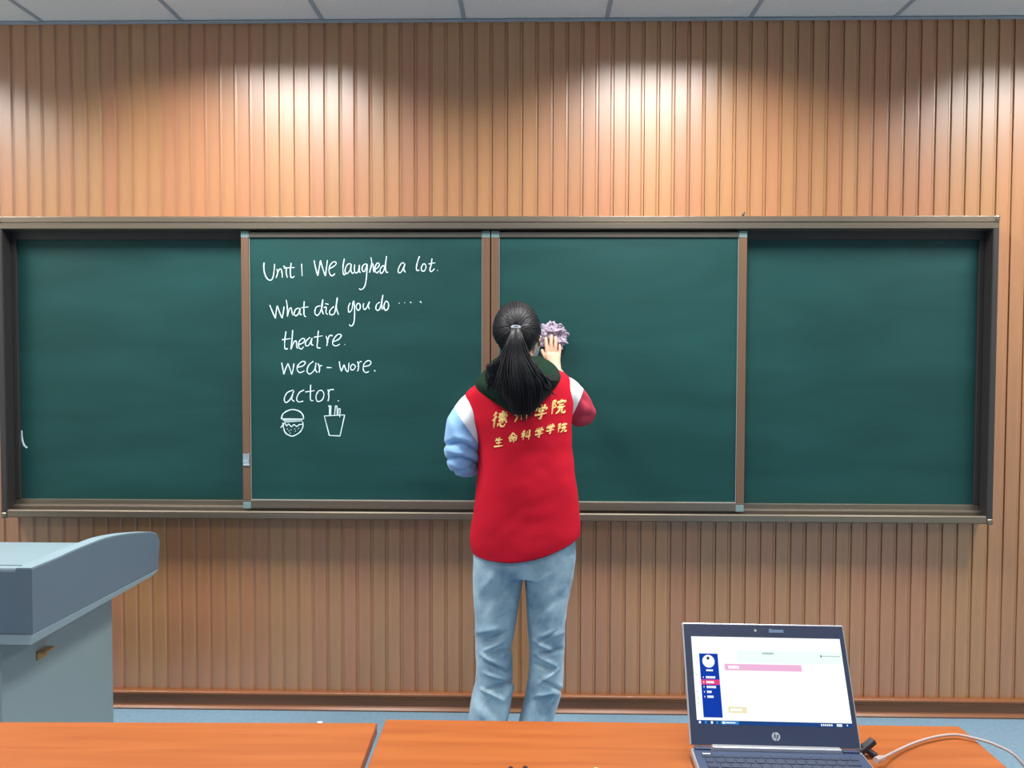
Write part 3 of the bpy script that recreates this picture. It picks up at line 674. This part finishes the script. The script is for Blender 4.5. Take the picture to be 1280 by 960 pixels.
# gold brush lettering printed on the back of the vest (strokes in a 100 x 100 cell)
G = {'de': [[(30,5),(12,25)],[(32,28),(8,52)],[(22,45),(20,95)],[(45,18),(90,12)],[(68,2),(64,28)],[(48,30),(52,48)],[(48,30),(90,27),(86,45)],[(52,47),(86,45)],[(62,30),(63,46)],[(75,29),(75,45)],[(46,57),(92,53)],[(46,72),(40,88)],[(56,68),(60,88),(78,92),(86,78)],[(68,62),(73,72)],[(88,62),(96,72)]],
 'zhou': [[(18,35),(12,50)],[(32,10),(30,60),(15,92)],[(44,38),(49,50)],[(58,12),(58,85)],[(70,36),(76,48)],[(88,8),(90,95)]],
 'xue': [[(28,8),(34,20)],[(50,3),(54,16)],[(78,4),(66,20)],[(20,28),(14,42)],[(20,30),(88,26),(80,40)],[(35,45),(70,42),(52,56)],[(52,56),(56,75),(50,95),(38,86)],[(12,66),(92,60)]],
 'yuan': [[(12,12),(30,8),(22,30)],[(22,30),(34,45),(18,55)],[(13,10),(12,95)],[(66,2),(70,12)],[(46,18),(42,30)],[(46,20),(94,16),(88,28)],[(54,38),(84,35)],[(44,54),(94,50)],[(60,55),(56,78),(38,95)],[(76,53),(74,85),(84,92),(97,88),(96,74)]],
 'sheng': [[(28,12),(14,42)],[(25,30),(82,26)],[(50,5),(50,90)],[(26,58),(76,55)],[(8,93),(94,88)]],
 'ming': [[(50,3),(32,28),(6,48)],[(52,6),(70,28),(96,44)],[(36,40),(64,38)],[(22,55),(25,82)],[(22,56),(46,54),(43,78)],[(25,79),(43,77)],[(60,54),(62,97)],[(60,55),(84,52),(82,78),(72,74)]],
 'ke': [[(38,5),(14,18)],[(6,34),(48,30)],[(28,14),(28,95)],[(27,38),(8,66)],[(30,42),(46,60)],[(60,18),(68,28)],[(56,38),(64,48)],[(50,66),(97,58)],[(84,4),(82,97)]]}
chars = [('de', 624.5, 524.5, 21.5, 8), ('zhou', 650.7, 518.5, 19, 8), ('xue', 675.8, 515.2, 19, 8), ('yuan', 697.8, 508.5, 19, 6),
         ('sheng', 623.7, 552.6, 12.5, 4), ('ming', 641, 547.2, 13, 8), ('ke', 657.3, 543.8, 13, 8), ('xue', 673.7, 540.7, 13, 10), ('xue', 687.7, 536.3, 12.5, 10), ('yuan', 702.7, 534.7, 12, 8)]
lb = bmesh.new(); rl = random.Random(2)
for ch, px, py, size, ang in chars:
    a = R(ang); sc = size/100
    for sk in G[ch]:
        q = cr([Vector((x, y, 0)) for x, y in sk], 5) if len(sk) > 2 else [Vector((*sk[0], 0)).lerp(Vector((*sk[1], 0)), t/6)+Vector((0, 2.5*sin(pi*t/6), 0)) for t in range(7)]
        P3 = []; dd = ray(px, py).normalized()
        for v in q:
            u, w = (v.x-50)*sc, (50-v.y)*sc
            u += w*.14; X, Yp = px+u*cos(a)-w*sin(a)*.3, py-(u*sin(a)+w*cos(a))
            d = ray(X, Yp).normalized(); hit = tree.ray_cast(CAMLOC, d)
            if hit[0]: P3.append(hit[0]-d*.0012)
        if len(P3) < 2: continue
        n_ = len(P3); w0 = (.0038 if size > 15 else .0027)*rl.uniform(.85, 1.1)
        tube(lb, P3, [w0*(1.12-.75*(k/(n_-1))**1.6) for k in range(n_)], n=6, flat=(dd, .25))
o = obj('lettering', lb, M['gold'], vest); o['label'] = 'gold lettering in two rows across the back'
# ---- sleeves
def sleeve(name, pts, m, folds, seg=56, n=10, nz=.004):
    rows = [(*at(x, y, Y), r) for x, y, Y, r in pts]; rr = interp_rows(rows, n); b = bmesh.new()
    tube(b, [Vector(r[:3]) for r in rr], [r[3] for r in rr], n=seg)
    def f(v):
        x, y = pix(v.co); return 1.5*seg_fold(x, y, folds)+nz*noise.noise(v.co*14)
    displace(b, f); return obj(name, b, m, pe, smooth=True)
mL = split_mat('white_and_blue_knit', srgb(232,236,242), srgb(132,178,226), at(568.7, 507.8, YC), at(585.6, 532.8, YC))
o = sleeve('left_sleeve', [(602,500,2.955,.045),(592,510,2.95,.058),(583,528,2.945,.068),(579,548,2.945,.069),(578,566,2.955,.066),(581,577,2.985,.058),(590,577,3.04,.05),(598,572,3.11,.043),(606,566,3.17,.036)], mL,
  [(556,556,580,553,-.016,3.0),(580,553,598,566,-.014,2.6),(560,562,590,570,.010,3.0),(558,574,578,572,-.014,2.2),(578,572,598,580,-.013,2.2),(564,580,592,588,.008,2.4),(566,590,594,584,-.010,2.2),(570,545,592,556,.010,3.5),(563,525,572,548,.007,5),(582,535,597,548,-.008,3.5),(590,566,598,572,.008,2.5)])
o['label'] = 'light blue sleeve with white shoulder'
mR = split_mat('white_and_rose_knit', srgb(232,236,242), srgb(176,48,74), at(728.5, 486, YC), at(717, 513, YC))
# upper-right side is rose here: swap by giving the seam its own orientation
def split_lr(name, colL, colR, p0, p1):
    m, t, p = nt(name); p.inputs['Roughness'].default_value = .85
    tc = N(t, 'ShaderNodeTexCoord'); d = N(t, 'ShaderNodeVectorMath', operation='DOT_PRODUCT'); n = Vector((abs(p1.z-p0.z), 0, -abs(p1.x-p0.x)))
    d.inputs[1].default_value = n; t.links.new(tc.outputs['Object'], d.inputs[0])
    g = N(t, 'ShaderNodeMath', operation='GREATER_THAN'); g.inputs[1].default_value = n.dot(p0); t.links.new(d.outputs['Value'], g.inputs[0])
    mx = N(t, 'ShaderNodeMix', data_type='RGBA'); mx.inputs[6].default_value = (*colL, 1); mx.inputs[7].default_value = (*colR, 1)
    t.links.new(g.outputs[0], mx.inputs[0]); t.links.new(mx.outputs[2], p.inputs['Base Color']); return m
mR = split_lr('white_and_rose_knit', srgb(235,238,242), srgb(170,42,68), at(728.5, 487, 3.0), at(717, 513, 3.0))
o = sleeve('right_sleeve', [(694,486,2.955,.045),(703,489,2.96,.060),(712,498,2.985,.062),(721,509,3.03,.061),(728,516,3.08,.052),(723,510,3.135,.048),(712,492,3.19,.042),(704,480,3.225,.034),(700,473,3.245,.028)], mR,
  [(735,505,722,530,.006,5),(728,495,740,508,-.005,4),(720,520,742,522,-.005,4)])
o['label'] = 'rose red sleeve with white shoulder, raised to the board'
# ---- hood
hb = bmesh.new()
pxloft(hb, [(622,446,674,446,2.945,.050),(610,454,686,452,2.94,.070),(601,466,696,461,2.935,.092),(594.5,483,703,474,2.930,.104),(603,498,696,490,2.93,.106),(619,513,683,506,2.935,.098),(636,524,666,519,2.94,.088)], n=6, seg=64, e=2.1)
def fh(v):
    x, y = pix(v.co); return seg_fold(x, y, [(600,478,640,512,-.010,5),(603,460,625,455,.010,5),(606,470,650,495,.006,5),(699,470,665,508,-.008,5),(604,488,640,522,.006,4)])+.006*noise.noise(v.co*11)
displace(hb, fh); obj('hood', hb, M['hood'], pe, smooth=True)
# ---- body (skin): one continuous figure inside the clothes
bb = bmesh.new()
V3 = Vector
def W3(x, y, Y): return at(x, y, Y)
pxloft(bb, [(630,440,666,440,2.975,.052),(628,455,668,455,2.968,.056),(612,474,688,466,2.955,.06),(594,492,704,480,2.952,.07),(606,540,704,528,2.95,.082),(609,600,706,590,2.95,.075),(604,650,712,645,2.95,.09),(603,690,710,690,2.95,.09),(610,712,702,712,2.95,.08)], n=4, seg=32)
pxloft(bb, [(597,690,650,690,YC,.08),(600,776,640,776,YC,.07),(602,812,635,812,YC,.052),(602,860,634,860,YC+.01,.052),(600,940,626,940,YC+.02,.040),(600,957,626,957,YC+.02,.040)], n=3, seg=24)
pxloft(bb, [(660,690,712,690,YC,.08),(664,776,702,776,YC,.07),(667,812,700,812,YC,.052),(665,860,697,860,YC+.01,.052),(652,940,678,940,YC+.02,.040),(651,957,677,957,YC+.02,.040)], n=3, seg=24)
def limb(b, pts, n=4, seg=20):
    rr = interp_rows([(*W3(x, y, Y), r) for x, y, Y, r in pts], n); tube(b, [V3(r[:3]) for r in rr], [r[3] for r in rr], n=seg)
limb(bb, [(604,500,2.955,.035),(590,515,2.95,.046),(580,545,2.945,.045),(580,567,2.96,.040),(588,575,3.04,.036),(600,570,3.13,.030),(610,564,3.19,.024),(614,561,3.21,.024)])
limb(bb, [(696,488,2.955,.035),(708,494,2.97,.046),(722,508,3.03,.042),(727,513,3.08,.038),(713,494,3.18,.030),(701,474,3.245,.024),(697,464,3.272,.0215)])
# head: skull, jaw, nose, brow, lips, ears
HC = W3(648.5, 415, 2.985)
def ell(b, c, rx, ry, rz, sub=3):
    r = bmesh.ops.create_icosphere(b, subdivisions=sub, radius=1)
    for v in r['verts']: v.co = V3((c.x+v.co.x*rx, c.y+v.co.y*ry, c.z+v.co.z*rz))
ell(bb, HC+V3((0, -.005, .015)), .076, .092, .092); ell(bb, HC+V3((.002, .035, -.045)), .060, .058, .072)
ell(bb, HC+V3((.003, .088, -.088)), .024, .018, .018, 2); ell(bb, HC+V3((.003, .098, -.030)), .013, .020, .024, 2)
ell(bb, HC+V3((.003, .090, .006)), .050, .010, .010, 2); ell(bb, HC+V3((.003, .094, -.060)), .022, .008, .006, 2); ell(bb, HC+V3((.003, .093, -.069)), .019, .008, .006, 2)
bb = remesh(bb, .0065, 2)
# fine pieces: hands with five fingers and ears, finer mesh, same body object
fb = bmesh.new()
def chain(pts, seg=12): limb(fb, pts, 4, seg)
pr_rows = [(691,465,702,463,3.270,.0175),(689,458,701,457,3.281,.0160),(683.5,450,700.5,450,3.292,.0150),(681.3,443,701,444,3.299,.0135),(682,439,700,441.5,3.303,.0105)]
pxloft(fb, pr_rows, n=4, seg=24, e=2.2)
chain([(684.2,444,3.300,.0085),(683.6,436,3.303,.0080),(682.8,428,3.308,.0074),(682.3,423,3.314,.0066),(682.2,421.5,3.317,.0045)])
chain([(688.9,442,3.300,.0085),(688.9,433,3.301,.0080),(689.0,425,3.306,.0074),(689.2,420,3.313,.0066),(689.2,418.4,3.316,.0045)])
chain([(693.8,443,3.301,.0083),(694.4,434,3.302,.0078),(694.6,427,3.307,.0071),(694.5,422.3,3.313,.0063),(694.4,421,3.316,.0043)])
chain([(698.2,446,3.301,.0076),(699.4,440,3.303,.0069),(699.6,435,3.307,.0062),(699.3,431.7,3.312,.0055),(699.2,430.7,3.315,.0038)])
chain([(690,455,3.290,.0110),(685,449,3.299,.0100),(680.5,443.5,3.308,.0085),(678,438.5,3.315,.0072),(677.3,436.5,3.317,.005)])
# left hand resting in front of the body
lx, ly, lY = 613, 561, 3.205
pal = W3(616, 559, 3.235)
ell(fb, pal, .030, .042, .016); limb(fb, [(612,562,3.19,.022),(615,560,3.215,.020)], 3, 16)
for i, (dx, L_) in enumerate(((-.024, .052), (-.008, .062), (.009, .058), (.024, .044))):
    p0 = pal+V3((dx*.9, .034, 0)); tube(fb, [p0, p0+V3((dx*.2, L_*.45, -.004)), p0+V3((dx*.15, L_*.7, -.018)), p0+V3((dx*.1, L_*.75, -.032))], [.0085, .0078, .0070, .005], n=10)
p0 = pal+V3((.020, -.012, 0)); tube(fb, [p0, p0+V3((.024, .018, -.004)), p0+V3((.030, .044, -.010)), p0+V3((.026, .058, -.014))], [.011, .010, .0085, .005], n=10)
# ears
for s in (-1, 1):
    e = HC+V3((s*.076, .012, -.020)); 
    ell(fb, e, .009, .018, .030, 2); ell(fb, e+V3((0, .004, -.026)), .006, .009, .010, 2)
fb = remesh(fb, .0018, 2)
mt_ = bpy.data.meshes.new('q'); fb.to_mesh(mt_); fb.free(); bb.from_mesh(mt_)
body = obj('body', bb, M['skin'], pe, smooth=True)
# eyes, brows
for s in (-1, 1):
    b = bmesh.new(); c = HC+V3((.003+s*.030, .080, -.010)); ell(b, c, .012, .012, .009, 3); o = obj('eye', b, mat('eye_white', srgb(235,232,228), rough=.2), body, smooth=True)
    b = bmesh.new(); tube(b, cr([c+V3((-s*.014, .012, .016)), c+V3((0, .013, .022)), c+V3((s*.018, .006, .017))], 4), [.002]*3+[.003]*3+[.0015]*3, n=6); obj('eyebrow', b, M['hair'], body)
# white face mask, its edge showing beside the right cheek
mb_ = bmesh.new(); ncol, nrow = 28, 18
gridv = []
for j in range(nrow+1):
    row = []
    for i in range(ncol+1):
        th = R(-8)+R(196)*i/ncol; v_ = j/nrow; z = .040-.155*v_
        k = math.sqrt(max(.05, 1-((z+.035)/.115)**2)); row.append(mb_.verts.new(HC+V3((.012+.0845*(1-.30*v_)*k*cos(th), .012+.095*k*sin(th)*(1+.06*sin(th)), z))))
    gridv.append(row)
for j in range(nrow):
    for i in range(ncol):
        if j < 7 and i > 2: continue
        mb_.faces.new((gridv[j][i], gridv[j][i+1], gridv[j+1][i+1], gridv[j+1][i]))
bmesh.ops.solidify(mb_, geom=mb_.faces, thickness=.002)
obj('face_mask', mb_, M['maskm'], pe, smooth=True)
# ---- hair
TIE = W3(644.8, 409, 2.862)
hc = W3(645.8, 413.5, 2.962)
hx, hy, hz = .0885, .102, .108
def hsurf(d, k=1.0):
    d = d.normalized(); p = V3((d.x*hx, d.y*hy, d.z*hz))*k
    if d.z < -.1: p.x *= 1-.30*min(1, (-d.z-.1)/.8)**1.3
    return hc+p
hb = bmesh.new(); r = bmesh.ops.create_icosphere(hb, subdivisions=5, radius=1)
dt = (TIE-hc).normalized()
for v in r['verts']:
    d = v.co.normalized(); tang = math.atan2(d.x-dt.x, d.z-dt.z)
    v.co = hsurf(d, 1+.008*noise.noise(V3((tang*9, 3.1, 0)))*min(1, (d-dt).length*2))
# open the face
bmesh.ops.delete(hb, geom=[v for v in hb.verts if v.co.y > hc.y+.035 and v.co.z < hc.z+.055 or v.co.z < hc.z-.090], context='VERTS')
bmesh.ops.solidify(hb, geom=hb.faces, thickness=.006)
rh = random.Random(5)
for i in range(420):
    ang = rh.uniform(0, 2*pi); far = rh.uniform(1.2, 1.75)
    # side axis around the tie direction
    a = dt.cross(V3((0, 0, 1))).normalized(); c = a.cross(dt)
    side = a*cos(ang)+c*sin(ang); pts = []
    for k in range(11):
        th = far*(1-k/10)+.05; d = dt*cos(th)+side*sin(th)
        if d.y > .42 and d.z < .5: continue
        if d.z < -.80: continue
        pts.append(hsurf(d, 1.004+rh.uniform(0, .010)*sin(pi*min(1, th/1.2))))
    if len(pts) > 3: tube(hb, pts, .0017, n=4)
hair = obj('hair', hb, M['hair'], pe, smooth=True)
# ponytail: tapering core plus loose strands
pb = bmesh.new()
def pxl(b, rows, **k): pxloft(b, rows, **k)
pxl(pb, [(641,408,649,408,2.850,.012),(638,414,652,414,2.835,.016),(634,426,655,426,2.826,.020),(630,440,660,440,2.822,.022),(627,456,666,455,2.816,.024),(624,470,680,468,2.808,.024),(627,490,686,486,2.806,.022),(636,507,677,504,2.806,.016),(645,519,662,518,2.808,.008)], n=5, seg=28, e=2.0)
displace(pb, lambda v: .0035*noise.noise(V3((pix(v.co)[0]*.35, pix(v.co)[1]*.02, 0))))
for i in range(620):
    u = rh.gauss(0, 1); u = max(-2.3, min(2.3, u)); q = rh.random()
    dY = rh.uniform(-.018, .006)
    if q < .62:
        xe = 655+u*13.5; ye = rh.uniform(494, 528)-abs(u)**1.5*6
        xm = 654+u*14.5+rh.gauss(0, 2); pts = [(645+u*1.2, 409, 2.850), (645+u*3.4, 421, 2.818+dY*.4), (646+u*6.8, 442, 2.806+dY*.6), (650+u*11.5, 464, 2.795+dY), (xm, 484, 2.788+dY), (xe, ye, 2.795+dY)]
    elif q < .81:   # curls swept to the right
        ye = rh.uniform(466, 486); pts = [(646, 409, 2.850), (652, 424, 2.818), (660+u, 444, 2.806), (672+u*2, 462+u, 2.800+dY), (686+u*2, 474+u*2, 2.80+dY), (694+rh.uniform(-3, 4), ye, 2.812)]
        if rh.random() < .5: pts[-2] = (682+u*2, 482+u*3, 2.798+dY); pts[-1] = (690+u*2, 490+u*2, 2.805)
    else:           # loose to the left
        pts = [(643, 409, 2.850), (636, 424, 2.820), (630+u, 440, 2.812), (622+u*2, 455+u, 2.822+dY), (615+u*3, 466+u*3, 2.822), (612+rh.uniform(-6, 14), rh.uniform(468, 492), 2.818)]
    p3 = cr([at(x+rh.gauss(0, .5), y, Y) for x, y, Y in pts], 4)
    n_ = len(p3); tube(pb, p3, [.0016*(1-.6*(k/n_)**2) for k in range(n_)], n=4)
ptl = obj('ponytail', pb, M['hair'], pe, smooth=True)
b = bmesh.new(); ringp = []
for k in range(25):
    a = 2*pi*k/24; ringp.append(at(644.8, 410, 2.845)+V3((.0145*cos(a), .010*sin(a)-.002, .004*sin(a*1)+.003)))
tube(b, ringp, .0042, n=10); obj('hair_tie', b, M['hairtie'], ptl, smooth=True)
b = bmesh.new(); ell(b, at(675.2, 421.5, 2.955)+V3((.002, -.012, 0)), .0035, .0035, .0035, 2); obj('earring', b, M['silver'], body, smooth=True)
# ---- shoes (behind the desks)
for cx, cY in ((606, YC+.02), (663, YC+.02)):
    c = at(cx+3, 957, cY); x = c.x
    def ringz(y, w, z0, z1): return [V3((x+w*cos(t), y, (z0+z1)/2+(z1-z0)/2*sin(t))) for t in [2*pi*k/20 for k in range(20)]]
    b = bmesh.new(); rings(b, [ringz(cY+a, w, .012, h) for a, w, h in ((-.085, .018, .05), (-.078, .032, .085), (-.04, .036, .095), (.02, .038, .085), (.08, .043, .065), (.13, .044, .052), (.165, .034, .040), (.180, .015, .03))])
    o = obj('shoe', b, M['shoe'], pe, smooth=True)
    b = bmesh.new(); rs = [[V3((x+w*k, cY+a, z)) for k, z in ((-1, 0), (1, 0), (1, .018), (-1, .018))] for a, w in ((-.088, .024), (-.07, .036), (.0, .038), (.08, .045), (.14, .044), (.175, .030), (.188, .012))]
    rings(b, rs); obj('sole', b, M['sole'], o)

# ================================================================== WIPING CLOTH (held, so its own thing)
kb = bmesh.new(); r = bmesh.ops.create_icosphere(kb, subdivisions=6, radius=1); kc_ = at(691.5, 423, 3.334)
for v in r['verts']:
    d = v.co.copy(); a = math.atan2(d.z, d.x)
    edge = .96+.30*noise.noise(V3((cos(a)*2.2, sin(a)*2.2, 1.7)))+.14*noise.noise(V3((cos(a)*6, sin(a)*7, 4)))
    rg = 1-abs(noise.noise(V3((d.x*1.6+d.z*1.2+5, d.z*1.3-d.x*.5, d.y*.4))))*3.2; rg2 = 1-abs(noise.noise(V3((d.x*3.4, d.z*3.4+2, d.y))))*2
    front = max(0, -d.y)
    v.co = kc_+V3((d.x*.066*edge, d.y*.011-front*(.014*rg+.007*rg2)*(1 if (d.x+.1)**2+(d.z+.2)**2 > .25 else .35), d.z*.064*edge))
bmesh.ops.rotate(kb, verts=kb.verts, cent=kc_, matrix=Matrix.Rotation(R(30), 3, 'Y'))
for v in kb.verts: v.co.y = min(v.co.y, YS-.0012)
for k in range(3):
    a = R(20+k*38)+rh.uniform(-.1, .1); p0 = kc_+V3((.048*cos(a), -.010, .048*sin(a))); dr = V3((cos(a), 0, sin(a))); sd = V3((-sin(a), 0, cos(a)))
    tube(kb, cr([p0, p0+dr*.012+sd*.006+V3((0, -.008, 0)), p0+dr*.018-sd*.004+V3((0, -.004, 0)), p0+dr*.008-sd*.010+V3((0, .002, 0))], 5), .0032, n=7)
ck = tag(obj('cleaning_cloth', kb, M['cloth'], smooth=True), 'crumpled lilac grey cloth pressed on the chalkboard by the hand', 'cloth')
